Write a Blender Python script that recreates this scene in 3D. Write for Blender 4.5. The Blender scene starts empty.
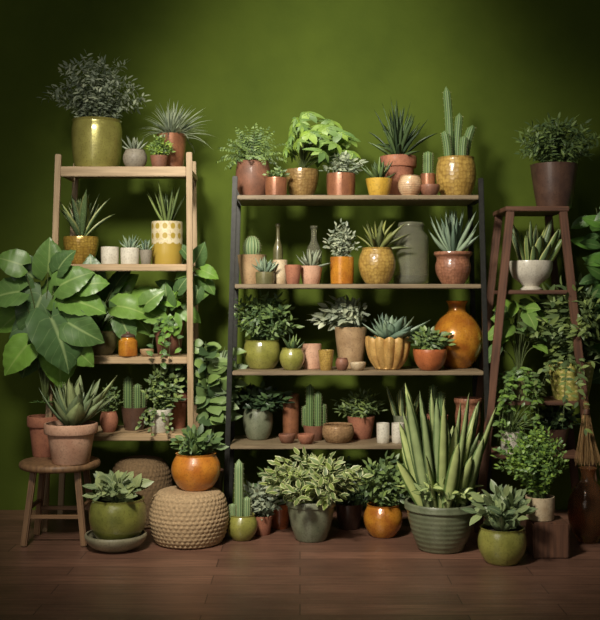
import bpy, math, random, bmesh
from mathutils import Vector, Matrix, Quaternion
SC=bpy.context.scene
COL=SC.collection
H=1.18; CY=-5.5; F=1000.0
def X(px,y): return (px-300)*(y-CY)/F
def Z(row,y): return H-(row-300)*(y-CY)/F
pi=math.pi
# ---------------------------------------------------------------- materials
def srgb(r,g,b):
    def c(v):
        v/=255.0
        return v/12.92 if v<=.04045 else ((v+.055)/1.055)**2.4
    return (c(r),c(g),c(b),1)
def newmat(name):
    m=bpy.data.materials.new(name); m.use_nodes=True
    nt=m.node_tree; b=nt.nodes['Principled BSDF']
    return m,nt,b
def N(nt,t,**k):
    n=nt.nodes.new(t)
    for a,v in k.items(): setattr(n,a,v)
    return n
def mixc(nt,fac,a,b,blend='MIX'):
    n=N(nt,'ShaderNodeMix',data_type='RGBA',blend_type=blend)
    for s,v in ((n.inputs[0],fac),(n.inputs[6],a),(n.inputs[7],b)):
        if hasattr(v,'is_output'): nt.links.new(v,s)
        else: s.default_value=v
    return n.outputs[2]
def mth(nt,op,a,b=0.0,clamp=False):
    n=N(nt,'ShaderNodeMath',operation=op); n.use_clamp=clamp
    for s,v in ((n.inputs[0],a),(n.inputs[1],b)):
        if hasattr(v,'is_output'): nt.links.new(v,s)
        else: s.default_value=v
    return n.outputs[0]
def ramp(nt,fac,lo,hi):
    n=N(nt,'ShaderNodeMapRange'); nt.links.new(fac,n.inputs[0])
    n.inputs[1].default_value=lo; n.inputs[2].default_value=hi
    return n.outputs[0]
LM={}
def leafmat(key,c1,c2,rib=None,edge=None,rough=.42,band=None,transl=.18,ribf=1.0):
    m,nt,b=newmat('leaf_'+key)
    at=N(nt,'ShaderNodeAttribute',attribute_name='rnd')
    col=mixc(nt,at.outputs['Fac'],srgb(*c1),srgb(*c2))
    uv=N(nt,'ShaderNodeUVMap'); sp=N(nt,'ShaderNodeSeparateXYZ'); nt.links.new(uv.outputs[0],sp.inputs[0])
    d=mth(nt,'ABSOLUTE',mth(nt,'SUBTRACT',sp.outputs[0],.5))
    d=mth(nt,'MULTIPLY',d,2.0)
    if band:
        w=N(nt,'ShaderNodeTexNoise'); w.inputs['Scale'].default_value=9
        mp=N(nt,'ShaderNodeMapping'); nt.links.new(uv.outputs[0],mp.inputs[0]); mp.inputs['Scale'].default_value=(1,4,1)
        nt.links.new(mp.outputs[0],w.inputs['Vector'])
        col=mixc(nt,ramp(nt,w.outputs[0],.48,.6),col,srgb(*band))
    if edge:
        col=mixc(nt,ramp(nt,d,.6,.75),col,srgb(*edge))
    if rib:
        f=mth(nt,'SUBTRACT',1.0,ramp(nt,d,.02,.1))
        s=mth(nt,'FRACT',mth(nt,'ADD',mth(nt,'MULTIPLY',sp.outputs[1],7.0),mth(nt,'MULTIPLY',d,-2.0)))
        s=mth(nt,'SUBTRACT',1.0,ramp(nt,s,.0,.1))
        f=mth(nt,'MULTIPLY',mth(nt,'MAXIMUM',f,mth(nt,'MULTIPLY',s,.45)),ribf)
        col=mixc(nt,f,col,srgb(*rib))
    oi=N(nt,'ShaderNodeObjectInfo'); tc=N(nt,'ShaderNodeTexCoord'); nz=N(nt,'ShaderNodeTexNoise'); nz.inputs['Scale'].default_value=16
    nt.links.new(tc.outputs['Object'],nz.inputs['Vector'])
    hs=N(nt,'ShaderNodeHueSaturation'); nt.links.new(col,hs.inputs['Color'])
    v=mth(nt,'ADD',mth(nt,'MULTIPLY',oi.outputs['Random'],.25),mth(nt,'MULTIPLY',nz.outputs[0],.9))
    nt.links.new(mth(nt,'ADD',v,.58),hs.inputs['Value'])
    nt.links.new(mth(nt,'ADD',mth(nt,'MULTIPLY',at.outputs['Fac'],.25),.8),hs.inputs['Saturation'])
    nt.links.new(mth(nt,'ADD',mth(nt,'MULTIPLY',oi.outputs['Random'],-.03),.508),hs.inputs['Hue'])
    col=hs.outputs[0]
    nt.links.new(col,b.inputs['Base Color'])
    b.inputs['Roughness'].default_value=rough
    b.inputs['Specular IOR Level'].default_value=.45
    if transl:
        tr=N(nt,'ShaderNodeBsdfTranslucent'); nt.links.new(col,tr.inputs[0])
        mx=N(nt,'ShaderNodeMixShader'); mx.inputs[0].default_value=transl
        nt.links.new(b.outputs[0],mx.inputs[1]); nt.links.new(tr.outputs[0],mx.inputs[2])
        nt.links.new(mx.outputs[0],nt.nodes['Material Output'].inputs[0])
    LM[key]=m
leafmat('green',(62,92,46),(122,144,82))
leafmat('bright',(88,126,46),(142,168,74))
leafmat('broad',(56,96,38),(104,144,62),rib=(136,164,90),rough=.36,ribf=.7)
leafmat('dark',(38,62,38),(84,106,64))
leafmat('grey',(106,122,98),(170,178,150))
leafmat('teal',(84,114,92),(150,170,140))
leafmat('olive',(92,104,48),(148,154,86))
leafmat('snake',(58,84,48),(98,122,64),edge=(164,172,100),band=(112,136,90),transl=.05)
leafmat('var',(74,100,48),(126,146,78),edge=(184,190,132))
leafmat('rose',(84,112,70),(144,160,110),rib=(160,172,120))
leafmat('yucca',(128,150,84),(180,190,122),edge=(90,116,60),transl=.05)
def simple(name,c,rough=.6,metal=0,bump=0,bscale=60):
    m,nt,b=newmat(name)
    tc=N(nt,'ShaderNodeTexCoord'); nz=N(nt,'ShaderNodeTexNoise'); nz.inputs['Scale'].default_value=bscale
    nt.links.new(tc.outputs['Object'],nz.inputs['Vector'])
    c1=srgb(*c); c0=(c1[0]*.65,c1[1]*.65,c1[2]*.65,1)
    nt.links.new(mixc(nt,ramp(nt,nz.outputs[0],.3,.65),c0,c1),b.inputs['Base Color'])
    b.inputs['Roughness'].default_value=rough; b.inputs['Metallic'].default_value=metal
    if bump:
        bp=N(nt,'ShaderNodeBump'); bp.inputs['Strength'].default_value=bump; bp.inputs['Distance'].default_value=.004
        nt.links.new(nz.outputs[0],bp.inputs['Height']); nt.links.new(bp.outputs[0],b.inputs['Normal'])
    return m
STEM=simple('stem_material',(86,100,52),.6)
SOIL=simple('soil_material',(52,38,28),.95,0,1,120)
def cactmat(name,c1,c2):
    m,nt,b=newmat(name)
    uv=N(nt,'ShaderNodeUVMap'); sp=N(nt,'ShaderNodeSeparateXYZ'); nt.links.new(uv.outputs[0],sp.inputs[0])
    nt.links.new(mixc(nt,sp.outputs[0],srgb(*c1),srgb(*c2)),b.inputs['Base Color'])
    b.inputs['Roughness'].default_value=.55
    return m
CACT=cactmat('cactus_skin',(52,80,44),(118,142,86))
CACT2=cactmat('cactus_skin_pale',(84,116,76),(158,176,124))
SPINE=simple('spine_material',(200,194,150),.6)
PM={}
def potmat(key,c,c2=None,rough=.35,metal=0,mode=None,dark=.6,c3=None,coat=None,spec=.5):
    m,nt,b=newmat('glaze_'+key)
    if coat is None: coat=.55 if rough<.55 else .05
    tc=N(nt,'ShaderNodeTexCoord'); nz=N(nt,'ShaderNodeTexNoise')
    nz.inputs['Scale'].default_value=14; nz.inputs['Detail'].default_value=6
    nt.links.new(tc.outputs['Object'],nz.inputs['Vector'])
    n2=N(nt,'ShaderNodeTexNoise'); n2.inputs['Scale'].default_value=110; n2.inputs['Detail'].default_value=3
    nt.links.new(tc.outputs['Object'],n2.inputs['Vector'])
    c1=srgb(*c); c0=srgb(*c2) if c2 else (c1[0]*dark,c1[1]*dark,c1[2]*dark,1)
    col=mixc(nt,ramp(nt,nz.outputs[0],.35,.68),c1,c0)
    col=mixc(nt,mth(nt,'MULTIPLY',ramp(nt,n2.outputs[0],.52,.7),.45),col,(c1[0]*.35,c1[1]*.32,c1[2]*.3,1))
    hgt=n2.outputs[0]; bs=.12
    uv=N(nt,'ShaderNodeUVMap'); mp=N(nt,'ShaderNodeMapping'); nt.links.new(uv.outputs[0],mp.inputs[0])
    if mode in('dots','diamond','hammer'):
        mp.inputs['Scale'].default_value={'dots':(12,4.5,1),'diamond':(18,8,1),'hammer':(30,11,1)}[mode]
        vo=N(nt,'ShaderNodeTexVoronoi'); vo.inputs['Scale'].default_value=1.0; vo.inputs['Randomness'].default_value=.0 if mode!='hammer' else .5
        if mode=='diamond': vo.distance='MANHATTAN'
        nt.links.new(mp.outputs[0],vo.inputs['Vector'])
        f=ramp(nt,vo.outputs['Distance'],.27,.34)
        if mode!='hammer': col=mixc(nt,f,srgb(*c3),col)
        else:
            col=mixc(nt,ramp(nt,vo.outputs['Distance'],.4,.75),col,(c1[0]*.5,c1[1]*.45,c1[2]*.4,1)) 
        hgt=vo.outputs['Distance']; bs=.45 if mode=='hammer' else .2
        if mode=='dots':
            sp=N(nt,'ShaderNodeSeparateXYZ'); nt.links.new(uv.outputs[0],sp.inputs[0])
            col=mixc(nt,ramp(nt,sp.outputs[1],.47,.49),srgb(172,146,62),col)
    if mode=='bands':
        sp=N(nt,'ShaderNodeSeparateXYZ'); nt.links.new(uv.outputs[0],sp.inputs[0])
        s=mth(nt,'SINE',mth(nt,'MULTIPLY',sp.outputs[1],60.0))
        hgt=s; bs=.18
        col=mixc(nt,mth(nt,'MULTIPLY',ramp(nt,s,.2,1),.45),col,(c1[0]*.6,c1[1]*.6,c1[2]*.6,1))
    nt.links.new(col,b.inputs['Base Color'])
    b.inputs['Roughness'].default_value=rough; b.inputs['Metallic'].default_value=metal
    b.inputs['Coat Weight'].default_value=coat; b.inputs['Coat Roughness'].default_value=.15
    b.inputs['Specular IOR Level'].default_value=spec
    bp=N(nt,'ShaderNodeBump'); bp.inputs['Strength'].default_value=bs; bp.inputs['Distance'].default_value=.004
    nt.links.new(hgt,bp.inputs['Height']); nt.links.new(bp.outputs[0],b.inputs['Normal'])
    PM[key]=m
potmat('gold',(164,158,84),(140,134,68),.3,.35,dark=.8)
potmat('goldham',(192,160,72),(160,126,54),.3,.3,mode='hammer')
potmat('golddots',(222,210,176),(206,190,150),.4,0,mode='dots',c3=(170,146,60))
potmat('grey',(142,134,118),None,.6,dark=.75)
potmat('copper',(162,108,76),(126,82,60),.35,.3)
potmat('terra',(168,110,82),(140,88,68),.8)
potmat('terrapale',(206,164,136),(180,134,108),.8)
potmat('terradark',(138,92,70),(108,74,58),.6)
potmat('brown',(96,70,56),(72,52,44),.42)
potmat('white',(214,208,192),(190,182,164),.35)
potmat('cream',(206,188,156),(176,150,116),.5)
potmat('shell',(206,176,140),(168,120,84),.5,mode='bands')
potmat('tan',(184,154,116),(154,124,90),.5)
potmat('orange',(206,136,48),(178,104,38),.3,0)
potmat('amber',(202,138,46),(162,94,36),.22,.15,coat=.7)
potmat('redor',(190,110,64),(152,84,50),.35)
potmat('mustard',(186,154,80),(156,124,62),.35,mode='hammer')
potmat('yellow',(206,168,66),(178,138,50),.4)
potmat('olive',(128,130,60),(100,104,48),.3,coat=.7)
potmat('olivey',(152,150,74),(122,122,56),.3,coat=.7)
potmat('olivedark',(116,110,72),(86,84,54),.4)
potmat('sage',(120,126,98),(98,106,80),.5,mode='bands')
potmat('sageplain',(126,130,106),(98,106,82),.5)
potmat('bowlgrey',(156,150,122),(130,126,100),.5)
potmat('ribgold',(206,168,100),(168,124,66),.35,.1)
potmat('zig',(168,164,84),(140,136,66),.4,mode='diamond',c3=(206,190,120))
potmat('terrapat',(164,112,84),(132,86,66),.5,mode='hammer')
potmat('brasspat',(174,142,86),(134,108,66),.4,.25,mode='hammer')
potmat('wicker',(166,132,92),(128,98,64),.8,mode='hammer')
def wood(name,c1,c2,rough=.55):
    m,nt,b=newmat(name)
    tc=N(nt,'ShaderNodeTexCoord'); mp=N(nt,'ShaderNodeMapping'); mp.inputs['Scale'].default_value=(40,40,3)
    nt.links.new(tc.outputs['Object'],mp.inputs[0])
    nz=N(nt,'ShaderNodeTexNoise'); nz.inputs['Scale'].default_value=1.6; nz.inputs['Detail'].default_value=6
    nt.links.new(mp.outputs[0],nz.inputs['Vector'])
    nt.links.new(mixc(nt,ramp(nt,nz.outputs[0],.3,.7),srgb(*c1),srgb(*c2)),b.inputs['Base Color'])
    b.inputs['Roughness'].default_value=rough
    bp=N(nt,'ShaderNodeBump'); bp.inputs['Strength'].default_value=.25; bp.inputs['Distance'].default_value=.003
    nt.links.new(nz.outputs[0],bp.inputs['Height']); nt.links.new(bp.outputs[0],b.inputs['Normal'])
    return m
WLIGHT=wood('light_oak',(182,156,120),(142,118,84))
WSHELF=wood('weathered_shelf_wood',(144,126,98),(104,88,66))
WDARK=wood('dark_brown_wood',(116,80,60),(78,54,42))
WSTOOL=wood('stool_wood',(144,110,76),(98,72,50))
METAL=simple('dark_metal',(50,50,46),.45,.4)
def glass(name,c,rough=.05):
    m,nt,b=newmat(name)
    b.inputs['Base Color'].default_value=srgb(*c); b.inputs['Transmission Weight'].default_value=.85
    b.inputs['Roughness'].default_value=rough; b.inputs['IOR'].default_value=1.3
    return m
GLASS=glass('smoky_glass',(204,204,176)); AMBERG=glass('brown_glass',(170,124,84),.15)
STRAW=simple('straw_material',(178,142,92),.8)

# ---------------------------------------------------------------- mesh builder
class MB:
    def __init__(s): s.v=[];s.f=[];s.uv=[];s.rnd=[];s.mi=[]
    def add(s,verts,faces,uvs,rnd,mi=0):
        o=len(s.v); s.v.extend(verts)
        for f in faces:
            s.f.append([i+o for i in f]); s.uv.append([uvs[i] for i in f]); s.rnd.append(rnd); s.mi.append(mi)
    def obj(s,name,mats,parent,loc=(0,0,0),smooth=True,sharp=None):
        me=bpy.data.meshes.new(name+'_mesh'); me.from_pydata([tuple(v) for v in s.v],[],s.f)
        ul=me.uv_layers.new(name='UVMap'); flat=[]
        for u in s.uv:
            for a in u: flat+=[a[0],a[1]]
        ul.data.foreach_set('uv',flat)
        at=me.attributes.new('rnd','FLOAT','FACE'); at.data.foreach_set('value',s.rnd)
        for m in mats: me.materials.append(m)
        me.polygons.foreach_set('material_index',s.mi)
        me.polygons.foreach_set('use_smooth',[smooth]*len(s.f))
        if sharp: me.set_sharp_from_angle(angle=math.radians(sharp))
        me.update()
        o=bpy.data.objects.new(name,me); COL.objects.link(o)
        if parent: o.parent=parent
        o.location=loc
        return o
def interp(tab,t):
    for i in range(len(tab)-1):
        a,b=tab[i],tab[i+1]
        if t<=b[0]: 
            k=(t-a[0])/max(1e-6,b[0]-a[0]); return a[1]+(b[1]-a[1])*k
    return tab[-1][1]
SH={'lance':[(0,.25),(.2,.75),(.4,1),(.65,.8),(.85,.4),(1,.02)],
 'strap':[(0,.65),(.2,.95),(.5,1),(.75,.8),(.9,.45),(1,.02)],
 'spike':[(0,1),(.3,.9),(.6,.65),(.85,.3),(1,.01)],
 'finger':[(0,.8),(.3,1),(.6,.92),(.82,.66),(.94,.36),(1,.03)],
 'ovate':[(0,.2),(.15,.7),(.35,1),(.55,.95),(.8,.55),(1,.02)],
 'round':[(0,.3),(.2,.85),(.5,1),(.8,.8),(.93,.45),(1,.05)],
 'heart':[(0,.62),(.08,.92),(.2,1),(.42,.92),(.68,.62),(.86,.28),(1,.01)],
 'spoon':[(0,.5),(.3,.7),(.65,1),(.85,.75),(1,.05)]}
def leaf(mb,rng,p,d,L,W,shape='lance',droop=.5,n=4,fold=.25,thick=0,nrm=None,twist=0,notch=0,wave=0):
    d=d.normalized(); hint=nrm if nrm is not None else Vector((0,0,1))
    side=d.cross(hint)
    if side.length<.08: side=d.cross(Vector((rng.uniform(-1,1),rng.uniform(-1,1),.1)))
    side.normalize(); tab=SH[shape]; vs=[];uv=[];fs=[]
    pos=Vector(p); dv=d.copy(); seg=L/n; rnd=rng.random()
    m=4 if thick else (5 if shape=='heart' else 3)
    q=Quaternion(side,-droop/n)
    for i in range(n+1):
        t=i/n; w=W*.5*interp(tab,t)
        if notch and i%2==1 and t>.15 and t<.95: w*=1-notch
        nr=side.cross(dv).normalized()
        if thick:
            th=thick*W*.5*max(.1,interp(tab,t))
            vs+= [pos-side*w+nr*fold*w, pos+nr*th*.3, pos+side*w+nr*fold*w, pos-nr*th]
            uv+= [(0,t),(.5,t),(1,t),(.5,t)]
        elif m==5:
            back=dv*(-L*.26*max(0,1-t*3.2))
            wz=nr*(wave*W*math.sin(i*2.2))
            vs+= [pos-side*w+nr*fold*w*1.0+back*.75-nr*.12*w+wz, pos-side*w*.5+nr*fold*w*.7+back, pos.copy(), pos+side*w*.5+nr*fold*w*.7+back, pos+side*w+nr*fold*w+back*.75-nr*.12*w-wz]
            uv+= [(0,t),(.25,t),(.5,t),(.75,t),(1,t)]
        else:
            vs+= [pos-side*w+nr*fold*w,pos.copy(),pos+side*w+nr*fold*w]
            uv+= [(0,t),(.5,t),(1,t)]
        dv=q@dv
        if twist: side=Quaternion(dv,twist/n)@side; q=Quaternion(side,-droop/n)
        pos=pos+dv*seg
    for i in range(n):
        a=i*m;b=a+m
        if thick:
            for k in range(4): fs.append([a+k,a+(k+1)%4,b+(k+1)%4,b+k])
        else:
            for k in range(m-1): fs.append([a+k,a+k+1,b+k+1,b+k])
    mb.add(vs,fs,uv,rnd,0)
    return pos
def tube(mb,pts,r0,r1,sides=5,mi=1):
    vs=[];uv=[];fs=[];n=len(pts)
    for i,p in enumerate(pts):
        t=(pts[min(i+1,n-1)]-pts[max(i-1,0)]).normalized()
        a=t.cross(Vector((.31,.9,.2))).normalized(); b=t.cross(a); r=r0+(r1-r0)*i/(n-1)
        for k in range(sides):
            an=2*pi*k/sides; vs.append(p+a*math.cos(an)*r+b*math.sin(an)*r); uv.append((.5,i/n))
    for i in range(n-1):
        for k in range(sides):
            fs.append([i*sides+k,i*sides+(k+1)%sides,(i+1)*sides+(k+1)%sides,(i+1)*sides+k])
    mb.add(vs,fs,uv,.5,mi)
def bez(a,b,c,n=7):
    return [a*(1-t)**2+b*2*t*(1-t)+c*t*t for t in [i/(n-1) for i in range(n)]]
# ---------------------------------------------------------------- plant generators
def rn(rng): return Vector((rng.uniform(-.7,.7),-rng.uniform(.2,1),rng.uniform(.3,1)))
def g_bush(mb,rng,R,Hh,ns=28,per=14,ll=.032,lw=.012,shape='ovate',up=.5,pr=.03,low=.0,droop=.5,irr=.7):
    for i in range(ns):
        az=2*pi*(i*.618+rng.random()*.15); s=math.sqrt((i+.5)/ns)
        e=Vector((R*s*math.cos(az),R*s*math.sin(az),Hh*(low+(1-low)*math.sqrt(max(0,1-s*s*.92)))))*rng.uniform(irr,1)
        b0=Vector((math.cos(az),math.sin(az),0))*pr*s
        c=Vector((e.x*.3,e.y*.3,e.z*.75))
        pts=bez(b0,c,e,8); tube(mb,pts,.0022,.0008,4)
        for k in range(per):
            t=.1+.9*(k+rng.random()*.5)/per
            j=min(6,int(t*7)); fr=t*7-j; p=pts[j].lerp(pts[j+1],min(1,fr)); tg=(pts[j+1]-pts[j]).normalized()
            rv=Vector((rng.uniform(-1,1),rng.uniform(-1,1),rng.uniform(-.6,1))); pv=rv-tg*rv.dot(tg)
            d=tg*up+pv.normalized()
            q=rng.uniform(.65,1.2)
            leaf(mb,rng,p,d,ll*q,lw*q,shape,droop,3 if ll<.06 else 5,.2,nrm=rn(rng))
        leaf(mb,rng,pts[-1],pts[-1]-pts[-2],ll,lw,shape,.2,3,.2,nrm=rn(rng))
def g_palm(mb,rng,R,Hh,ns=26,ll=.05,lw=.022,low=.05,fing=7,pr=.02):
    for i in range(ns):
        az=2*pi*(i*.618); s=math.sqrt((i+.5)/ns)
        e=Vector((R*.8*s*math.cos(az),R*.8*s*math.sin(az),Hh*.92*(low+(1-low)*math.sqrt(max(0,1-s*s*.92)))*rng.uniform(.6,1)))
        pts=bez(Vector((0,0,0)),Vector((e.x*.2,e.y*.2,e.z*.8)),e,8); tube(mb,pts,.002,.001,4)
        nrm=Vector((rng.uniform(-.4,.4)+.3*math.cos(az),-rng.uniform(.3,.9),rng.uniform(.4,.9))).normalized()
        a0=nrm.cross(Vector((0,0,1))).normalized(); b0=nrm.cross(a0)
        ph=rng.random()*6
        for k in range(fing):
            an=ph+2*pi*k/fing; d=a0*math.cos(an)+b0*math.sin(an)-nrm*.15
            q=rng.uniform(.75,1.1)
            leaf(mb,rng,e,d,ll*q,lw*q,'ovate',.6,4,.15,nrm=nrm)
def g_grass(mb,rng,R,Hh,n=60,W=.008,droop=1.2,shape='spike',spread=60,pr=.02):
    for i in range(n):
        s=(i+.5)/n; az=2*pi*(i*.618); el=math.radians(88-spread*s*rng.uniform(.8,1.1))
        d=Vector((math.cos(az)*math.cos(el),math.sin(az)*math.cos(el),math.sin(el)))
        L=(Hh*(1-s)+max(R,Hh)*s)*rng.uniform(.75,1.15)
        leaf(mb,rng,Vector((math.cos(az),math.sin(az),0))*pr*s,d,L,W*rng.uniform(.8,1.2),shape,droop*(.25+s)*rng.uniform(.7,1.2),7,.3,nrm=Vector((rng.uniform(-.4,.4),-.4,1)))
def g_rosette(mb,rng,R,Hh,n=28,W=.03,thick=.35,shape='lance',droop=-.35,spread=72,fold=.3,wf=1.5):
    for i in range(n):
        s=(i+.5)/n; az=2*pi*(i*.618)+rng.uniform(-.2,.2); el=math.radians(86-spread*s*rng.uniform(.8,1.12))
        d=Vector((math.cos(az)*math.cos(el),math.sin(az)*math.cos(el),math.sin(el)))
        L=max(R,Hh)*(.6+.4*s)*rng.uniform(.7,1.12)
        leaf(mb,rng,Vector((math.cos(az),math.sin(az),0))*.012*s,d,L,wf*W*(.75+.25*s),shape,droop*rng.uniform(.2,1.4),6,fold,thick)
def g_fern(mb,rng,R,Hh,n=20,pl=.03,pw=.008,droop=1.5,np_=14):
    for i in range(n):
        s=(i+.5)/n; az=2*pi*i*.618+rng.uniform(-.2,.2); el=math.radians(86-55*s)
        d=Vector((math.cos(az)*math.cos(el),math.sin(az)*math.cos(el),math.sin(el)))
        L=(Hh*(1-s)+(R+.3*Hh)*s)*rng.uniform(.85,1.15)
        side=d.cross(Vector((rng.uniform(-.3,.3),-.5,1))).normalized(); q=Quaternion(side,-droop*(.3+.7*s)/np_)
        p=Vector((0,0,0)); pts=[p.copy()]
        for k in range(np_):
            p=p+d*(L/np_); d=q@d; pts.append(p.copy())
            if k>1:
                sc=math.sin(pi*min(1,(k+1.5)/(np_+2)))**.7
                for sg in(-1,1):
                    leaf(mb,rng,p,side*sg+d*.35+Vector((0,0,rng.uniform(-.1,.15))),pl*sc,pw,'lance',.4,2,.15,nrm=rn(rng))
        leaf(mb,rng,p,d,pl*.5,pw,'lance',.2,2,.15)
        tube(mb,pts,.0015,.0006,3)
def g_broad(mb,rng,R,Hh,n=14,LL=.09,WW=.07,shape='heart',notch=0,low=.15,hang=.9,pr=.01):
    for i in range(n):
        s=math.sqrt((i+.6)/n); az=2*pi*(i*.618)+rng.uniform(-.2,.2)
        e=Vector((R*.75*s*math.cos(az),R*.75*s*math.sin(az),Hh*.92*(low+(1-low)*math.sqrt(max(0,1-s*s*.95)))*rng.uniform(.8,1)))
        c=Vector((e.x*.2,e.y*.2,e.z*.9)); pts=bez(Vector((math.cos(az)*pr,math.sin(az)*pr,0)),c,e,8)
        tube(mb,pts,.004 if LL>.08 else .0022,.0018,5)
        out=Vector((math.cos(az),math.sin(az)-.25,0))
        d=out*.8+Vector((0,0,rng.uniform(-.6,.25)*hang))
        nh=Vector((rng.uniform(-.3,.3)+.2*math.cos(az),-.75,.65))
        q=rng.uniform(.75,1.1)
        leaf(mb,rng,e,d,LL*q,WW*q,shape,.55,12 if notch else 7,.18,nrm=nh,notch=notch,wave=.015)
def g_leaves(mb,rng,lst,wr=.85,notch=0,tuft=None,pet=.004,ls=1):
    for (x,z,L,a) in lst:
        L*=ls
        yy=rng.uniform(-.16,.02); e=Vector((x,yy,z)); a=math.radians(a)
        pts=bez(Vector((rng.uniform(-.01,.01),rng.uniform(-.01,.01),0)),Vector((x*.15,yy*.2,z*.75)),e,9); tube(mb,pts,pet,pet*.55,6)
        d=Vector((math.cos(a),-.25,math.sin(a))); nh=Vector((rng.uniform(-.5,.5),-1,rng.uniform(.1,.9)))
        leaf(mb,rng,e,d,L,L*wr*rng.uniform(.9,1.1),'heart',rng.uniform(.4,.9),14,rng.uniform(.1,.35),nrm=nh,notch=notch,wave=.03)
    if tuft: g_snake(mb,rng,tuft,tuft,n=14,W=.022,tilt=45,pr=.03,shape='finger',th=.5)
def g_snake(mb,rng,R,Hh,n=12,W=.03,tilt=20,pr=.05,shape='strap',th=.15,droop=.08):
    for i in range(n):
        s=math.sqrt((i+.5)/n); az=2*pi*i*.618; el=math.radians(90-tilt*s*rng.uniform(.6,1.2))
        d=Vector((math.cos(az)*math.cos(el),math.sin(az)*math.cos(el),math.sin(el)))
        leaf(mb,rng,Vector((math.cos(az),math.sin(az),0))*pr*s,d,Hh*rng.uniform(.45,1)*(1.05-.35*s*rng.random()),W*rng.uniform(.7,1.2),shape,droop*s,9,.22,th,nrm=Vector((rng.uniform(-.5,.5),-1,.1)),twist=rng.uniform(-.5,.5))
def column(mb,rng,x,y,h,r,ribs=9,lean=0,mi=0,spines=True,ball=False):
    seg=ribs*4; n=12; vs=[];uv=[];fs=[]
    for i in range(n+1):
        t=i/n
        if ball: an=-pi/2*.75+t*(pi/2*1.75); rr=r*math.cos(an); z=r*(math.sin(an)+.9)*h/(1.9*r)
        else:
            rr=r*(1 if t<.85 else math.sqrt(max(0,1-((t-.85)/.15)**2))); rr*= .88+.12*min(1,t*4); z=h*t if t<.85 else h*.85+ (h*.15)*((t-.85)/.15)
        for k in range(seg):
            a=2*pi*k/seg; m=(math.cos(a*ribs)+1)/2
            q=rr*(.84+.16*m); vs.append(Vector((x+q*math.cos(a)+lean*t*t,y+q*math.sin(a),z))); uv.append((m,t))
    for i in range(n):
        for k in range(seg): fs.append([i*seg+k,i*seg+(k+1)%seg,(i+1)*seg+(k+1)%seg,(i+1)*seg+k])
    mb.add(vs,fs,uv,.5,mi)
    if spines:
        for i in range(1,n):
            for k in range(ribs):
                b=vs[i*seg+k*4]; a=2*pi*k/ribs; o=Vector((math.cos(a),math.sin(a),rng.uniform(-.3,.5))); sd=Vector((-math.sin(a),math.cos(a),0))
                for e in(-.6,0,.6):
                    tip=b+(o+sd*e)*.006
                    mb.add([b-Vector((0,0,.0005)),b+Vector((0,0,.0005)),tip],[[0,1,2]],[(1,1)]*3,.5,2)
def g_trail(mb,rng,R,Hh,n=12,drop=.2,ll=.03,lw=.022,shape='heart',per=9,arc=1.5,rise=.04,fwd=.8):
    for i in range(n):
        az=-pi/2+rng.uniform(-arc,arc); r=R*rng.uniform(.6,1)
        a=Vector((0,0,0)); b=Vector((math.cos(az)*r*.8,math.sin(az)*r*fwd,rise*rng.uniform(.8,1.6)))
        c=Vector((math.cos(az)*r,math.sin(az)*r*fwd*1.05,-drop*rng.uniform(.3,1)))
        pts=bez(a,b,c,10); tube(mb,pts,.0016,.0009,4)
        for k in range(per):
            j=min(8,2+int(7*k/per)); p=pts[j].lerp(pts[j+1],rng.random())
            d=Vector((rng.uniform(-1,1),rng.uniform(-1,.1),rng.uniform(-.7,.3)))
            q=rng.uniform(.7,1.1); leaf(mb,rng,p,d,ll*q,lw*q,shape,.4,5,.15,nrm=Vector((0,-.8,.6)))
def g_tree(mb,rng,R,Hh,n=5,per=9,LL=.07,WW=.045,start=.45,shape='ovate'):
    for i in range(n):
        az=2*pi*i*.618; e=Vector((math.cos(az)*R*.6*rng.random(),math.sin(az)*R*.6*rng.random(),Hh*rng.uniform(.7,1)))
        pts=bez(Vector((math.cos(az)*.01,math.sin(az)*.01,0)),Vector((e.x*.1,e.y*.1,e.z*.6)),e,10); tube(mb,pts,.005,.002,5)
        for k in range(per):
            t=start+(1-start)*(k+.5)/per; j=min(8,int(t*9)); p=pts[j].lerp(pts[j+1],t*9-j)
            a=k*2.4+i*1.3+rng.uniform(-.4,.4); d=Vector((math.cos(a),math.sin(a)*.6-.2,rng.uniform(-.5,.7)))
            q=rng.uniform(.7,1.1); leaf(mb,rng,p+d*.015,d,LL*q,WW*q,shape,.6,5,.15,nrm=Vector((rng.uniform(-.4,.4),-1,rng.uniform(.2,.7))))
GEN=dict(bush=g_bush,grass=g_grass,rosette=g_rosette,fern=g_fern,broad=g_broad,snake=g_snake,tree=g_tree,trail=g_trail,palm=g_palm)
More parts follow.
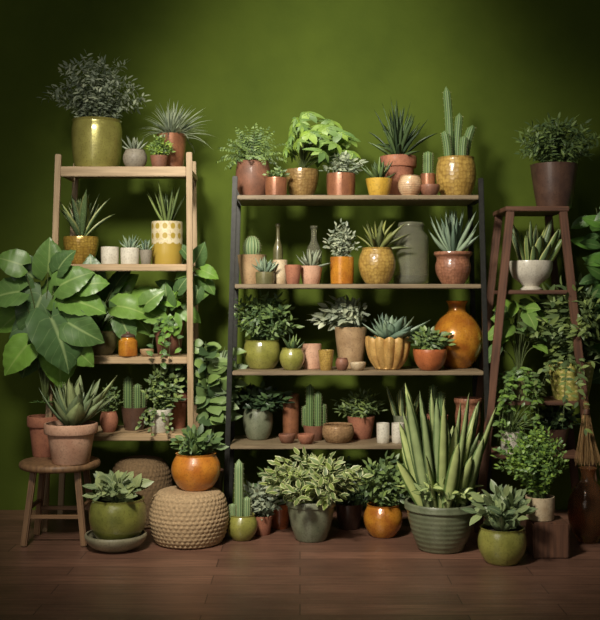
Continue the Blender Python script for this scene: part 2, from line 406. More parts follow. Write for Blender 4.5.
# ---------------------------------------------------------------- pots
PROF={
'classic':([(.66,0),(.69,.02),(.86,.70),(.87,.74),(.97,.75),(1,.78),(1,.97),(.98,1)],False),
'cyl':([(.88,0),(.95,.03),(.98,.3),(1,.6),(1,.9),(.99,1)],False),
'taper':([(.68,0),(.72,.03),(.84,.4),(.94,.75),(1,1)],False),
'bowl':([(.5,0),(.6,.06),(.82,.3),(.95,.6),(1,.85),(.98,1)],True),
'round':([(.55,0),(.66,.05),(.88,.25),(1,.5),(.97,.72),(.84,.9),(.8,.95),(.83,1)],True),
'belly':([(.62,0),(.72,.05),(.93,.3),(1,.55),(.97,.8),(.9,.94),(.92,1)],True),
'barrel':([(.76,0),(.84,.03),(.94,.25),(.99,.55),(1,.8),(.96,.93),(.96,.96),(1,1)],True),
'urn':([(.55,0),(.62,.05),(.85,.3),(.93,.55),(.86,.75),(.88,.84),(1,.92),(.99,1)],True),
'planter':([(.58,0),(.64,.04),(.8,.35),(.92,.7),(.94,.84),(1,.86),(1,.97),(.98,1)],False),
'footed':([(.5,0),(.52,.05),(.36,.13),(.45,.22),(.85,.45),(.97,.7),(1,.92),(.98,1)],False),
'vase':([(.45,0),(.55,.03),(.85,.18),(1,.38),(.95,.55),(.7,.72),(.42,.82),(.34,.88),(.36,.95),(.46,1)],True),
'bottle':([(.8,0),(.95,.05),(1,.2),(1,.5),(.85,.62),(.5,.72),(.38,.8),(.38,.93),(.5,.96),(.5,1)],True),
'jar':([(.85,0),(.97,.04),(1,.15),(1,.7),(.95,.78),(.8,.84),(.72,.87),(.72,.93)],True),
}
def catmull(p,n=4):
    out=[]
    for i in range(len(p)-1):
        a=p[max(0,i-1)];b=p[i];c=p[i+1];d=p[min(len(p)-1,i+2)]
        for k in range(n):
            t=k/n
            out.append(tuple(.5*(2*b[j]+(c[j]-a[j])*t+(2*a[j]-5*b[j]+4*c[j]-d[j])*t*t+(3*b[j]-a[j]-3*c[j]+d[j])*t**3) for j in(0,1)))
    out.append(p[-1]); return out
def rat(prof,z):
    for i in range(len(prof)-1):
        if prof[i][1]<=z<=prof[i+1][1]+1e-6:
            k=(z-prof[i][1])/max(1e-6,prof[i+1][1]-prof[i][1]); return prof[i][0]+(prof[i+1][0]-prof[i][0])*k
    return prof[-1][0]
def lathe(mb,full,r,h,seg=40,fn=None,mi=0):
    vs=[];uv=[];fs=[];n=len(full)
    for i,(a,z) in enumerate(full):
        for k in range(seg+1):
            an=2*pi*k/seg; q=a*r; zz=z*h
            if fn: q,zz=fn(an,a,z,q,zz,i)
            vs.append(Vector((q*math.sin(an),-q*math.cos(an),zz))); uv.append((k/seg,z))
    for i in range(n-1):
        for k in range(seg):
            fs.append([i*(seg+1)+k,i*(seg+1)+k+1,(i+1)*(seg+1)+k+1,(i+1)*(seg+1)+k])
    mb.add(vs,fs,uv,.5,mi)
def make_pot(kind,r,h,mat,parent,name='pot',ribs=0,scal=False):
    prof,sm=PROF[kind]; out=catmull(prof) if sm else list(prof)
    th=max(.06,min(.12,.006/r))
    inner=[(max(.02,a-th),z) for a,z in reversed(out) if z>.1]
    full=[(0,0)]+out+[(out[-1][0]-th*.5,1.006)]+inner+[(0,.1)]
    fn=None; seg=40
    if ribs:
        seg=ribs*8
        def fn(an,a,z,q,zz,i):
            m=abs(math.cos(an*ribs/2)); 
            q2=q*(1-.12*(1-m)*(1 if .04<z else 0)) if a>0 else q
            if scal and z>.8: zz+= (m-.7)*.08*h*(z-.8)/.2
            return q2,zz
    mb=MB(); lathe(mb,full,r,h,seg,fn)
    o=mb.obj(name,[mat],parent,(0,0,0),True,38)
    return o,out,th
def make_soil(r,z,parent):
    mb=MB(); rng=random.Random(3); vs=[Vector((0,0,.004))];uv=[(.5,.5)];fs=[];s=24
    for j,q in enumerate((.5,1)):
        for k in range(s):
            a=2*pi*k/s; vs.append(Vector((r*q*math.cos(a),r*q*math.sin(a),rng.uniform(-.002,.003) if q<1 else 0))); uv.append((0,0))
    for k in range(s):
        fs.append([0,1+k,1+(k+1)%s]); fs.append([1+k,1+s+k,1+s+(k+1)%s,1+(k+1)%s])
    mb.add(vs,fs,uv,.5); return mb.obj('soil',[SOIL],parent,(0,0,z))
SEED=[11]
def empty(name,label,cat,loc,group=None):
    e=bpy.data.objects.new(name,None); COL.objects.link(e); e.location=loc; e.empty_display_size=.05
    e['label']=label; e['category']=cat
    if group: e['group']=group
    return e
def item(name,label,pot,y,zb,plant=None,cat='potted plant',ymax=.09,zmin=None,group=None,trail=None,extra=None):
    """pot=(kind,px,toprow,wpx,mat[,opts]) ; plant=(kind,l,r,top,leafmat,opts)"""
    SEED[0]+=1; rng=random.Random(SEED[0])
    kind,px,top,w,pm=pot[:5]; po=pot[5] if len(pot)>5 else {}
    dst=(y-CY)/F; x=X(px,y); r=w*.5*dst; h=max(.02,Z(top,y)-zb)
    e=empty(name,label,cat,(x,y,zb),group)
    o,prof,th=make_pot(kind,r,h,PM[pm],e,name='pot' if plant else po.get('part','body'),ribs=po.get('ribs',0),scal=po.get('scal',False))
    if plant is None:
        return e,r,h
    zs=.88 if h>.06 else .8
    make_soil((rat(prof,zs)-th*.6)*r*(.93 if po.get('ribs') else 1),h*zs,e)
    k,l,rr,tp,lm=plant[:5]; op=dict(plant[5]) if len(plant)>5 else {}
    L=min(-.012,(l-px)*dst); R_=max(.012,(rr-px)*dst); Ht=Z(tp,y)-zb-h*zs; RR=(R_-L)/2
    mb=MB(); mats=[LM[lm] if lm in LM else CACT,STEM,SPINE]
    if k=='cactus':
        mats=[CACT2 if lm=='pale' else CACT,STEM,SPINE]
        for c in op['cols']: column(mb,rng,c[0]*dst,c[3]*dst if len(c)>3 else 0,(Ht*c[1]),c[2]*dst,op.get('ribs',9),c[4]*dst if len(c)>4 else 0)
    elif k=='ball':
        mats=[CACT2 if lm=='pale' else CACT,STEM,SPINE]
        column(mb,rng,0,0,Ht,min(-L,R_),op.get('ribs',14),ball=True)
    elif k=='leaves':
        lst=[((a-px)*dst,Z(b,y)-zb-h*zs,c*dst,d) for a,b,c,d in op.pop('lst')]
        g_leaves(mb,rng,lst,**op)
    else:
        GEN[k](mb,rng,RR,Ht,**op)
        mx=max(v.x for v in mb.v); mn=min(v.x for v in mb.v); mz=max(v.z for v in mb.v)
        my=max(abs(v.y) for v in mb.v); sy=min(1.1,RR/my)
        for v in mb.v:
            v.x*= (R_/mx if v.x>0 else L/mn); v.z*=Ht/mz if v.z>0 else 1; v.y*=sy
        for kk,oo in extra or []: GEN[kk](mb,rng,RR*.8,min(Ht*.6,RR*.7),**oo)
    zl=(zmin if zmin is not None else zb+.006)
    for v in mb.v:
        if v.z+h*zs+zb<zl: v.z=zl-zb-h*zs+rng.random()*.002
    if trail: g_trail(mb,rng,RR,Ht,**trail)
    for v in mb.v:
        if v.y+y>ymax: v.y=ymax-y+ .02*math.tanh((v.y+y-ymax)*-5)
        if v.z+h*zs+zb<.006: v.z=.006-h*zs-zb
    part={'cactus':'cactus_stem','ball':'cactus_stem'}.get(k,'foliage')
    mb.obj(part,mats,e,(0,0,h*zs),True)
    return e,r,h
# ---------------------------------------------------------------- beams
def beam(name,p1,p2,w,d,mat,parent,bev=.003,org=Vector((0,0,0)),up=None):
    p1=Vector(p1);p2=Vector(p2); L=(p2-p1).length; z=(p2-p1).normalized()
    u=Vector(up) if up else (Vector((0,-1,0)) if abs(z.y)<.9 else Vector((0,0,1)))
    yv=(u-z*u.dot(z)).normalized(); xv=yv.cross(z)
    bm=bmesh.new(); bmesh.ops.create_cube(bm,size=1); bmesh.ops.scale(bm,vec=(w,d,L),verts=bm.verts)
    bmesh.ops.bevel(bm,geom=bm.edges[:],offset=min(bev,w*.3,d*.3),segments=2,affect='EDGES')
    me=bpy.data.meshes.new(name+'_mesh'); bm.to_mesh(me); bm.free(); me.materials.append(mat)
    o=bpy.data.objects.new(name,me); COL.objects.link(o); o.parent=parent
    M=Matrix((xv,yv,z)).transposed().to_4x4(); M.translation=(p1+p2)/2-org; o.matrix_basis=M
    return o
# ---------------------------------------------------------------- room
YW=.12
def plane(name,verts,mat):
    me=bpy.data.meshes.new(name); me.from_pydata(verts,[],[(0,1,2,3)]); me.materials.append(mat)
    o=bpy.data.objects.new(name,me); COL.objects.link(o); o['kind']='structure'; return o
m,nt,b=newmat('green_wall_paint')
tc=N(nt,'ShaderNodeTexCoord'); nz=N(nt,'ShaderNodeTexNoise'); nz.inputs['Scale'].default_value=1.8; nz.inputs['Detail'].default_value=7; nz.inputs['Roughness'].default_value=.6
nt.links.new(tc.outputs['Object'],nz.inputs['Vector'])
nt.links.new(mixc(nt,ramp(nt,nz.outputs[0],.3,.7),srgb(69,84,23),srgb(84,99,30)),b.inputs['Base Color'])
b.inputs['Roughness'].default_value=.85; b.inputs['Specular IOR Level'].default_value=.2
n2=N(nt,'ShaderNodeTexNoise'); n2.inputs['Scale'].default_value=60; nt.links.new(tc.outputs['Object'],n2.inputs['Vector'])
bp=N(nt,'ShaderNodeBump'); bp.inputs['Strength'].default_value=.15; bp.inputs['Distance'].default_value=.003
nt.links.new(n2.outputs[0],bp.inputs['Height']); nt.links.new(bp.outputs[0],b.inputs['Normal'])
plane('wall_back',[(-4,YW,0),(4,YW,0),(4,YW,3.6),(-4,YW,3.6)],m)
m,nt,b=newmat('dark_floor_planks')
tc=N(nt,'ShaderNodeTexCoord'); br=N(nt,'ShaderNodeTexBrick')
br.inputs['Scale'].default_value=1; br.inputs['Brick Width'].default_value=1.0; br.inputs['Row Height'].default_value=.135
br.inputs['Mortar Size'].default_value=.002; br.offset=.37
br.inputs['Color1'].default_value=srgb(146,106,86); br.inputs['Color2'].default_value=srgb(116,84,68); br.inputs['Mortar'].default_value=srgb(46,33,27)
nt.links.new(tc.outputs['Object'],br.inputs['Vector'])
mp=N(nt,'ShaderNodeMapping'); mp.inputs['Scale'].default_value=(3,34,1); nt.links.new(tc.outputs['Object'],mp.inputs[0])
nz=N(nt,'ShaderNodeTexNoise'); nz.inputs['Scale'].default_value=1.5; nz.inputs['Detail'].default_value=7; nt.links.new(mp.outputs[0],nz.inputs['Vector'])
nb=N(nt,'ShaderNodeTexNoise'); nb.inputs['Scale'].default_value=3.5; nb.inputs['Detail'].default_value=4; nt.links.new(tc.outputs['Object'],nb.inputs['Vector'])
cc=mixc(nt,mth(nt,'MULTIPLY',ramp(nt,nz.outputs[0],.35,.7),.6),br.outputs[0],srgb(82,58,47))
cc=mixc(nt,mth(nt,'MULTIPLY',ramp(nt,nb.outputs[0],.4,.75),.45),cc,srgb(70,51,42))
nt.links.new(cc,b.inputs['Base Color'])
b.inputs['Roughness'].default_value=.4
bp=N(nt,'ShaderNodeBump'); bp.inputs['Strength'].default_value=.3; bp.inputs['Distance'].default_value=.003
nt.links.new(nz.outputs[0],bp.inputs['Height']); nt.links.new(bp.outputs[0],b.inputs['Normal'])
plane('floor',[(-4,-6.5,0),(4,-6.5,0),(4,YW,0),(-4,YW,0)],m)
# ---------------------------------------------------------------- shelving
YF=-.42; YB=-.06
z1,z2,z3,z4=[Z(r,YF) for r in(195,284,371,445)]
e=empty('shelving_unit','tall dark metal shelving unit with four weathered wood shelves','shelf',(X(357,YF),-.24,0))
org=Vector(e.location)
def SX(px): return X(px,YF)
for yy in(YF+.01,YB-.01):
    beam('post',(SX(225),yy,0),(SX(235),yy,Z(176,YF)),.026,.022,METAL,e,org=org)
    beam('post',(SX(491),yy,0),(SX(481),yy,Z(178,YF)),.026,.022,METAL,e,org=org)
def edge(z,a,b_): return a+(b_-a)*z/Z(177,YF)
for z in(z1,z2,z3,z4):
    xl=SX(edge(z,225,235))+.014; xr=SX(edge(z,491,481))-.014
    beam('shelf_board',(xl,(YF+YB)/2,z-.011),(xr,(YF+YB)/2,z-.011),.022,YB-YF,WSHELF,e,org=org,up=(0,-1,0))
    for xx in(xl-.013,xr+.013):
        beam('side_rail',(xx,YF+.02,z-.02),(xx,YB-.02,z-.02),.012,.02,METAL,e,org=org)
# ladder shelf
za,zb_,zc,zd=[Z(r,YF) for r in(167,264,357,434)]
e=empty('ladder_shelf','light oak open shelf unit with four tiers and slim posts','shelf',(X(122,YF),-.24,0)); org=Vector(e.location)
for yy,ex in((YF+.012,0),(YB-.012,3)):
    beam('post',(SX(44),yy,0),(SX(58+ex),yy,Z(154,YF)),.03,.024,WLIGHT,e,org=org)
    beam('post',(SX(191),yy,0),(SX(189-ex),yy,Z(152,YF)),.03,.024,WLIGHT,e,org=org)
for z in(za,zb_,zc,zd):
    t=z/Z(153,YF); xl=SX(44+14*t)+.016; xr=SX(191-2*t)-.016
    beam('shelf_board',(xl,(YF+YB)/2,z-.009),(xr,(YF+YB)/2,z-.009),.018,YB-YF-.03,WLIGHT,e,org=org,up=(0,-1,0))
    beam('front_rail',(xl,YF+.008,z-.022),(xr,YF+.008,z-.022),.05 if z==za else .026,.016,WLIGHT,e,org=org,up=(0,-1,0))
    for xx in(xl-.016,xr+.016):
        beam('side_rail',(xx,YF+.024,z-.02),(xx,YB-.024,z-.02),.018,.03,WLIGHT,e,org=org)
# step stand right
zs1,zs2,zs3,zs4=[Z(r,YF) for r in(206,290,402,456)]
e=empty('step_ladder','dark brown wooden step ladder used as plant stand','ladder',(X(540,YF),-.24,0)); org=Vector(e.location)
def LX(z,side): 
    row=300-(z-H)/((YF-CY)/F)
    return SX(512-(row-206)*.105) if side<0 else SX(564+(row-206)*.105)
for yy,y2 in((YF-.0,YF+.03),(YB+.0,YB-.03)):
    for s in(-1,1):
        beam('leg',(LX(0,s),yy,0),(LX(zs1-.024,s),y2,zs1-.024),.04,.028,WDARK,e,org=org)
beam('top_board',(SX(506),-.24,zs1-.012),(SX(570),-.24,zs1-.012),.024,.34,WDARK,e,org=org,up=(0,-1,0))
for z in(zs2,zs3,zs4):
    beam('tread',(LX(z,-1)+.018,-.24,z-.01),(LX(z,1)-.018,-.24,z-.01),.02,.3,WDARK,e,org=org,up=(0,-1,0))
# stool
ys=-.6; zst=Z(460,ys)
e=empty('wooden_stool','low round brown wooden stool with four splayed legs','stool',(X(60,ys),ys,0))
mb=MB(); rs=40*(ys-CY)/F
lathe(mb,[(0,0),(.93,0),(.98,.15),(1,.5),(.98,.85),(.94,1),(0,1)],rs,.035,48); mb.obj('seat',[WSTOOL],e,(0,0,zst-.035),True,50)
for sx,sy in((-1,-1),(1,-1),(-1,1),(1,1)):
    beam('leg',(sx*.145,sy*.12,0),(sx*.105,sy*.09,zst-.035),.03,.03,WSTOOL,e,.006)
for sy in(-1,1): beam('stretcher',(-.118,sy*.105,.14),(.118,sy*.105,.14),.02,.016,WSTOOL,e)
for sx in(-1,1): beam('stretcher',(sx*.125,-.1,.18),(sx*.125,.1,.18),.02,.016,WSTOOL,e)
# ---------------------------------------------------------------- woven
def woven(name,label,cat,px,y,top,w,cmat,zb=0,prof=None,rows=11,Nn=26,amp=.008):
    r=w*.5*(y-CY)/F; h=Z(top,y)-zb
    e=empty(name,label,cat,(X(px,y),y,zb))
    base=catmull(prof,12)
    def fn(an,a,z,q,zz,i):
        if a<=.12: return q,zz
        rr=z*rows; row=int(rr); f=abs(math.sin(pi*rr)); g=abs(math.cos(an*Nn/2+(row%2)*pi/2))
        return q+amp*(.35+.65*g)*f**.6-amp*.5,zz
    mb=MB(); lathe(mb,base,r,h,Nn*6,fn); mb.obj('woven_body',[cmat],e,(0,0,0),True)
    return e,h
WOV=simple('seagrass',(184,156,118),.85,0,.5,90); WOVD=simple('dark_seagrass',(120,96,66),.9,0,.5,90)
yp=-.63
pe,ph=woven('woven_pouf','round beige woven seagrass pouf under orange pot','pouf',189,yp,489,78,WOV,prof=[(0,0),(.7,0),(.9,.12),(1,.4),(.99,.6),(.9,.86),(.72,.98),(.5,1),(0,1)],rows=13,Nn=44,amp=.009)
woven('woven_basket','large dark brown woven basket beneath the oak shelf','basket',141,-.235,457,62,WOVD,prof=[(0,0),(.75,0),(.9,.12),(1,.45),(.95,.75),(.75,.93),(.4,1),(0,1)],rows=16,Nn=40,amp=.007)
# ---------------------------------------------------------------- ITEMS
# ladder shelf top
item('potted_herb','bushy grey-green herb in large gold metallic pot',('barrel',97,121,50,'gold'),-.24,za,('bush',34,154,53,'grey',dict(ns=80,per=26,ll=.036,lw=.013,pr=.1,low=.12,irr=.72)),zmin=Z(132,-.24))
item('potted_succulent','tiny succulent in small grey stone pot',('round',135,150,24,'grey'),-.33,za,('rosette',121,149,136,'grey',dict(n=24,W=.016)))
item('potted_moss_fern','small bright green fern tuft in pot',('taper',159,156,18,'terradark'),-.355,za,('bush',146,176,134,'bright',dict(ns=44,per=12,ll=.02,lw=.011)),zmin=Z(164,-.35))
item('potted_air_plant','spiky silver grassy plant in copper pot',('taper',172,135,30,'copper'),-.2,za,('grass',138,220,98,'grey',dict(n=170,W=.014,droop=1.1)),zmin=Z(150,-.2))
# ladder 2
item('potted_snake_plant','upright mottled leaves in hammered gold pot',('bowl',81,237,35,'goldham'),-.26,zb_,('rosette',57,114,192,'snake',dict(n=28,W=.05,thick=.1,shape='ovate',spread=58,droop=.2)))
item('white_cup','small white ceramic pot on oak shelf',('cyl',110,247,18,'white'),-.33,zb_,cat='pot')
item('potted_succulent','small teal succulent in white ceramic pot',('cyl',130,248,19,'white'),-.33,zb_,('rosette',118,143,234,'teal',dict(n=26,W=.014)))
item('potted_succulent','small teal succulent in tiny clay pot',('taper',146,250,13,'grey'),-.37,zb_,('rosette',136,155,239,'teal',dict(n=22,W=.012)))
item('potted_aloe','spiky upright aloe in cream and gold dotted pot',('cyl',167,222,31,'golddots'),-.25,zb_,('rosette',146,186,182,'green',dict(n=32,W=.024,thick=.4,shape='spike',spread=42,droop=-.1)))
# ladder 3
item('potted_philodendron','broad-leaved philodendron in olive green pot',('belly',100,331,34,'olivedark'),-.22,zc,('leaves',68,168,268,'broad',dict(wr=.85,pet=.003,lst=[(88,296,32,165),(98,284,30,95),(112,292,32,35),(90,312,30,205),(122,306,36,-5),(138,302,32,15),(148,312,28,-15),(104,318,30,-80),(126,320,28,-60),(84,322,26,225),(108,300,30,70),(96,305,30,-110),(150,304,24,40),(132,314,30,-35),(116,286,26,60)])),zmin=Z(355,-.25))
e,r,h=item('amber_jar','small amber ceramic jar with round lid',('jar',128,336,19,'amber'),-.37,zc,cat='jar')
mb=MB(); lathe(mb,[(0,0),(.9,0),(.95,.2),(.8,.5),(.3,.7),(.22,.8),(.25,1),(0,1)],r*.8,.03,24); mb.obj('lid',[PM['brown']],e,(0,0,h*.93))
item('small_bowl','tiny tan clay bowl on oak shelf',('bowl',147,349,14,'tan'),-.37,zc,cat='bowl')
item('potted_pothos','trailing leafy plant in brown clay pot',('taper',169,322,31,'terradark'),-.22,zc,('leaves',150,208,246,'broad',dict(wr=.8,pet=.002,lst=[(196,262,22,60),(202,270,20,-20),(194,280,24,-70),(200,290,18,-100),(188,256,18,120),(178,300,22,170),(184,310,22,-30),(170,305,24,100),(176,318,20,-80),(160,314,22,200),(190,298,20,20),(206,282,16,-50),(182,290,20,60),(172,290,20,140),(192,270,18,200)])),zmin=Z(350,-.25),trail=dict(n=6,drop=.3,ll=.035,lw=.028,per=9,arc=.9,rise=.12,fwd=1.7))
# ladder 4
item('potted_sprout','small terracotta vase with leafy sprigs',('round',109,411,18,'terra'),-.34,zd,('bush',97,125,382,'green',dict(ns=18,per=8,ll=.028,lw=.014)))
item('potted_cactus','cluster of columnar cacti in dark brown pot',('taper',134,407,26,'brown'),-.25,zd,('cactus',120,148,376,'green',dict(cols=[(-6,1,4.5),(4,.8,4,-3),(8,.55,3.5,3)])))
item('potted_ivy','trailing green plant in white pot',('classic',160,409,23,'white'),-.345,zd,('bush',140,186,364,'green',dict(ns=44,per=12,ll=.034,lw=.02)),zmin=Z(425,-.34),trail=dict(n=7,drop=.16,ll=.022,lw=.018,per=8,fwd=1.2))
item('potted_herb','leafy herb in brown terracotta pot',('classic',176,392,26,'terra'),-.17,zd,('bush',160,212,362,'dark',dict(ns=30,per=10,ll=.04,lw=.022)))
# stool
item('potted_monstera','tall plant with huge heart-shaped leaves in terracotta pot',('classic',45,416,35,'terra'),-.46,zst,('leaves',-2,86,246,'broad',dict(wr=.95,ls=1.08,tuft=.13,lst=[(36,278,32,130),(52,272,32,80),(66,286,34,30),(26,292,34,185),(44,296,44,250),(74,300,36,-10),(26,308,36,215),(58,318,54,-60),(42,326,52,-110),(74,322,38,-30),(54,298,36,50),(86,286,26,15),(18,294,26,160),(60,346,40,-80),(34,344,34,-130),(72,340,34,-45),(30,266,26,160),(64,270,24,60)])),ymax=-.33,zmin=Z(402,-.46))
item('potted_agave','thick-leaved succulent in pale terracotta pot on stool',('classic',71,423,53,'terrapale'),-.68,zst,('rosette',42,118,375,'rose',dict(n=46,W=.046,thick=.2,shape='ovate',spread=72)))
# floor left
y1=-.76
e,r,h=item('clay_saucer_bowl','grey-green ceramic bowl under olive pot',('bowl',116,533,62,'bowlgrey'),y1,0,cat='bowl')
item('potted_succulent','leafy rosette succulent in glossy olive pot',('belly',118,498,57,'olive'),y1,h*.6,('bush',84,154,470,'rose',dict(ns=26,per=5,ll=.085,lw=.046,up=.9,low=.15)),zmin=Z(512,y1),extra=[('rosette',dict(n=24,W=.04,spread=60,shape='ovate'))])
item('potted_succulent','leafy green succulent in bright orange pot on pouf',('round',196,453,49,'orange'),yp,ph,('bush',168,230,424,'green',dict(ns=26,per=5,ll=.075,lw=.038,up=.9,low=.15)),zmin=Z(466,yp),extra=[('rosette',dict(n=24,W=.03,spread=60,shape='ovate'))])
item('potted_rubber_plant','tall leafy rubber plant between the two shelves',('taper',209,470,30,'brown'),-.3,0,('tree',184,248,338,'green',dict(n=9,per=15,LL=.085,WW=.06,start=.5)),zmin=.3)
item('potted_cactus','pale columnar cactus in small olive pot',('round',242,514,31,'olivey'),-.57,0,('cactus',230,262,459,'pale',dict(cols=[(-3,1,4.6),(5,.35,4,2),(-9,.25,3.5,-4)])),)
item('potted_succulent','small bluish leafy plant in clay pot',('taper',262,515,22,'terra'),-.46,0,('bush',234,286,474,'grey',dict(ns=50,per=9,ll=.05,lw=.022)))
item('potted_shrub','small shrub in orange terracotta pot',('classic',280,503,24,'redor'),-.32,0,('bush',246,304,462,'green',dict(ns=40,per=10,ll=.05,lw=.022)))
item('potted_variegated_shrub','wide bushy variegated shrub in grey-green pot',('planter',311,499,50,'sageplain'),-.57,0,('bush',258,374,445,'var',dict(ns=80,per=14,ll=.055,lw=.028,pr=.09,irr=.6)),ymax=-.44,zmin=.1)
item('potted_fern','dark fern in brown pot under shelf',('taper',349,503,28,'brown'),-.33,0,('fern',322,376,456,'dark',dict(n=26,pl=.04,pw=.014)),zmin=.05)
item('potted_shrub','leafy dark shrub in glossy amber pot',('round',383,504,39,'amber'),-.50,0,('bush',350,418,450,'green',dict(ns=60,per=13,ll=.046,lw=.022,irr=.6)),ymax=-.2,zmin=.12)
# large sage
item('potted_tall_succulent','tall upright striped succulent leaves in large sage pot',('planter',441,501,73,'sage'),-.76,0,('snake',396,496,384,'yucca',dict(n=34,W=.056,tilt=34,pr=.11,shape='finger',th=.45)),extra=[('bush',dict(ns=30,per=8,ll=.06,lw=.024,low=.1,up=.8))],ymax=-.45,zmin=Z(512,-.76))
item('potted_succulent','rosette of pale leaves in glossy olive pot',('belly',502,527,48,'olivey'),-1.0,0,('bush',460,538,480,'rose',dict(ns=30,per=5,ll=.09,lw=.042,up=.9,low=.15)),zmin=Z(540,-1.0),extra=[('rosette',dict(n=26,W=.036,spread=60,shape='ovate'))])
e=empty('wood_block','dark wooden block stand beneath cream pot','plant stand',(X(547,-.86),-.86,0)); zbk=Z(519,-.86)
beam('block_body',(0,0,0),(0,0,zbk),.165,.165,WDARK,e,.006)
item('potted_boxwood','bushy small-leaved green plant in cream pot',('cyl',540,496,29,'cream'),-.86,zbk,('bush',492,570,424,'bright',dict(ns=130,per=24,ll=.02,lw=.013,shape='round',low=.25,irr=.7)),zmin=Z(508,-.86),ymax=-.5)
# right stand
item('potted_fern','feathery green shrub in dark brown pot on ladder',('taper',554,165,47,'brown'),-.25,zs1,('bush',510,604,114,'green',dict(ns=90,per=22,ll=.04,lw=.013,low=.1,irr=.65)),zmin=Z(180,-.25))
item('potted_snake_plant','dark upright leaves in white footed bowl',('footed',531,261,43,'white'),-.26,zs2,('snake',510,566,219,'snake',dict(n=30,W=.036,tilt=44,pr=.07)))
item('potted_shrub','large bushy dark plant in patterned yellow-green pot',('taper',571,361,47,'zig'),-.27,zs3,('bush',502,618,272,'green',dict(ns=100,per=16,ll=.065,lw=.024,low=.15,irr=.6)),zmin=Z(366,-.25),trail=dict(n=9,drop=.34,ll=.045,lw=.02,shape='lance',per=14,arc=1.5,rise=.14,fwd=1.2))
item('potted_philodendron','dark broad-leaved plant on ladder step',('taper',519,372,32,'olivedark'),-.27,zs3,('broad',486,556,298,'broad',dict(n=26,LL=.11,WW=.09)),zmin=Z(400,-.25),trail=dict(n=16,drop=.34,ll=.04,lw=.02,shape='lance',per=13,arc=1.3,rise=.08,fwd=1.4))
item('potted_grass','thin grassy green plant in white pot',('cyl',511,431,20,'white'),-.34,zs4,('grass',480,550,372,'green',dict(n=120,W=.01)),zmin=Z(445,-.34))
item('potted_shrub','leafy dark shrub in brown pot on ladder step',('taper',553,428,32,'brown'),-.22,zs4,('bush',530,588,400,'dark',dict(ns=26,per=10,ll=.05,lw=.025)),zmin=Z(445,-.22))
item('potted_rubber_plant','tall dark rubber plant in brown pot beside ladder',('taper',622,470,44,'brown'),-.2,0,('tree',574,664,180,'broad',dict(n=9,per=22,LL=.13,WW=.08,start=.4)),zmin=.3)
e,r,h=item('glass_vase','brown smoky glass vase with narrow neck',('vase',588,468,40,'amber'),-.62,0,cat='vase')
for c in e.children: c.data.materials[0]=AMBERG
# straw broom
yb=-.47; e=empty('straw_broom','tan straw whisk broom hanging from the ladder','broom',(X(586,yb),yb,Z(466,yb)))
mb=MB(); rng=random.Random(5); Lb=Z(402,yb)-Z(466,yb)
for i in range(150):
    a=rng.random()*2*pi; q=math.sqrt(rng.random()); 
    top=Vector((.012*q*math.cos(a),.012*q*math.sin(a),Lb)); mid=Vector((.022*q*math.cos(a),.02*q*math.sin(a),Lb*.6)); bot=Vector((.07*q*math.cos(a)+.01,.03*q*math.sin(a),rng.uniform(0,.03)))
    tube(mb,bez(top,mid,bot,5),.0014,.0009,3,0)
mb.obj('straw_bristles',[STRAW],e)
mb=MB(); lathe(mb,[(0,0),(1,0),(1.1,.3),(1,.5),(1.1,.8),(1,1),(0,1)],.018,.03,16); mb.obj('binding',[WDARK],e,(0,0,Lb*.8))
mb=MB(); tube(mb,[Vector((0,0,Lb*.95)),Vector((-.006,.012,Lb+.02)),Vector((-.004,.036,Lb+.035)),Vector((.004,.03,Lb+.02)),Vector((.002,0,Lb*.95))],.0025,.0025,6,0); mb.obj('hanging_loop',[STRAW],e)
# ---- middle shelf top
item('potted_fern','arching green fern in terracotta pot',('belly',253,162,35,'terradark'),-.25,z1,('fern',216,288,122,'green',dict(n=50,pl=.04,pw=.013)),zmin=Z(188,-.25))
item('potted_seedling','small sprout in little copper pot',('cyl',276,178,22,'copper'),-.355,z1,('bush',262,291,166,'green',dict(ns=16,per=6,ll=.026,lw=.015)))
item('potted_schefflera','bushy bright leafy plant in brass bowl',('bowl',302,170,34,'brasspat'),-.21,z1,('palm',282,362,110,'bright',dict(ns=46,ll=.062,lw=.027,low=.1)),zmin=Z(178,-.2))
item('potted_succulent','grey leafy succulent in copper pot',('cyl',341,174,29,'copper'),-.28,z1,('bush',318,368,150,'grey',dict(ns=34,per=9,ll=.04,lw=.018)))
item('potted_succulent','dark green succulent in yellow pot',('taper',379,179,27,'yellow'),-.34,z1,('rosette',360,397,157,'green',dict(n=36,W=.024,shape='ovate')))
item('potted_agave','dark spiky plant in terracotta pot',('classic',398,157,37,'terra'),-.16,z1,('rosette',368,438,97,'dark',dict(n=60,W=.036,thick=.15,shape='lance',spread=74,droop=.35)),zmin=Z(180,-.16))
item('shell_pot','small round cream ribbed shell-like pot',('round',410,176,24,'shell'),-.345,z1,cat='pot')
item('small_bowl','small dark brown clay bowl',('bowl',430,185,20,'terradark'),-.36,z1,cat='bowl')
item('potted_cactus','tiny cactus in small copper pot',('cyl',428,174,15,'copper'),-.2,z1,('cactus',422,434,151,'green',dict(cols=[(0,1,5)])))
item('potted_cactus','tall branching cactus in textured gold pot',('belly',456,158,40,'mustard'),-.26,z1,('cactus',440,476,86,'green',dict(cols=[(-6,1,4,0,-4),(1,.66,4,3,3),(9,.5,4.5,2,8),(-9,.4,4,-8,-4),(5,.34,4,-8,2)])),)
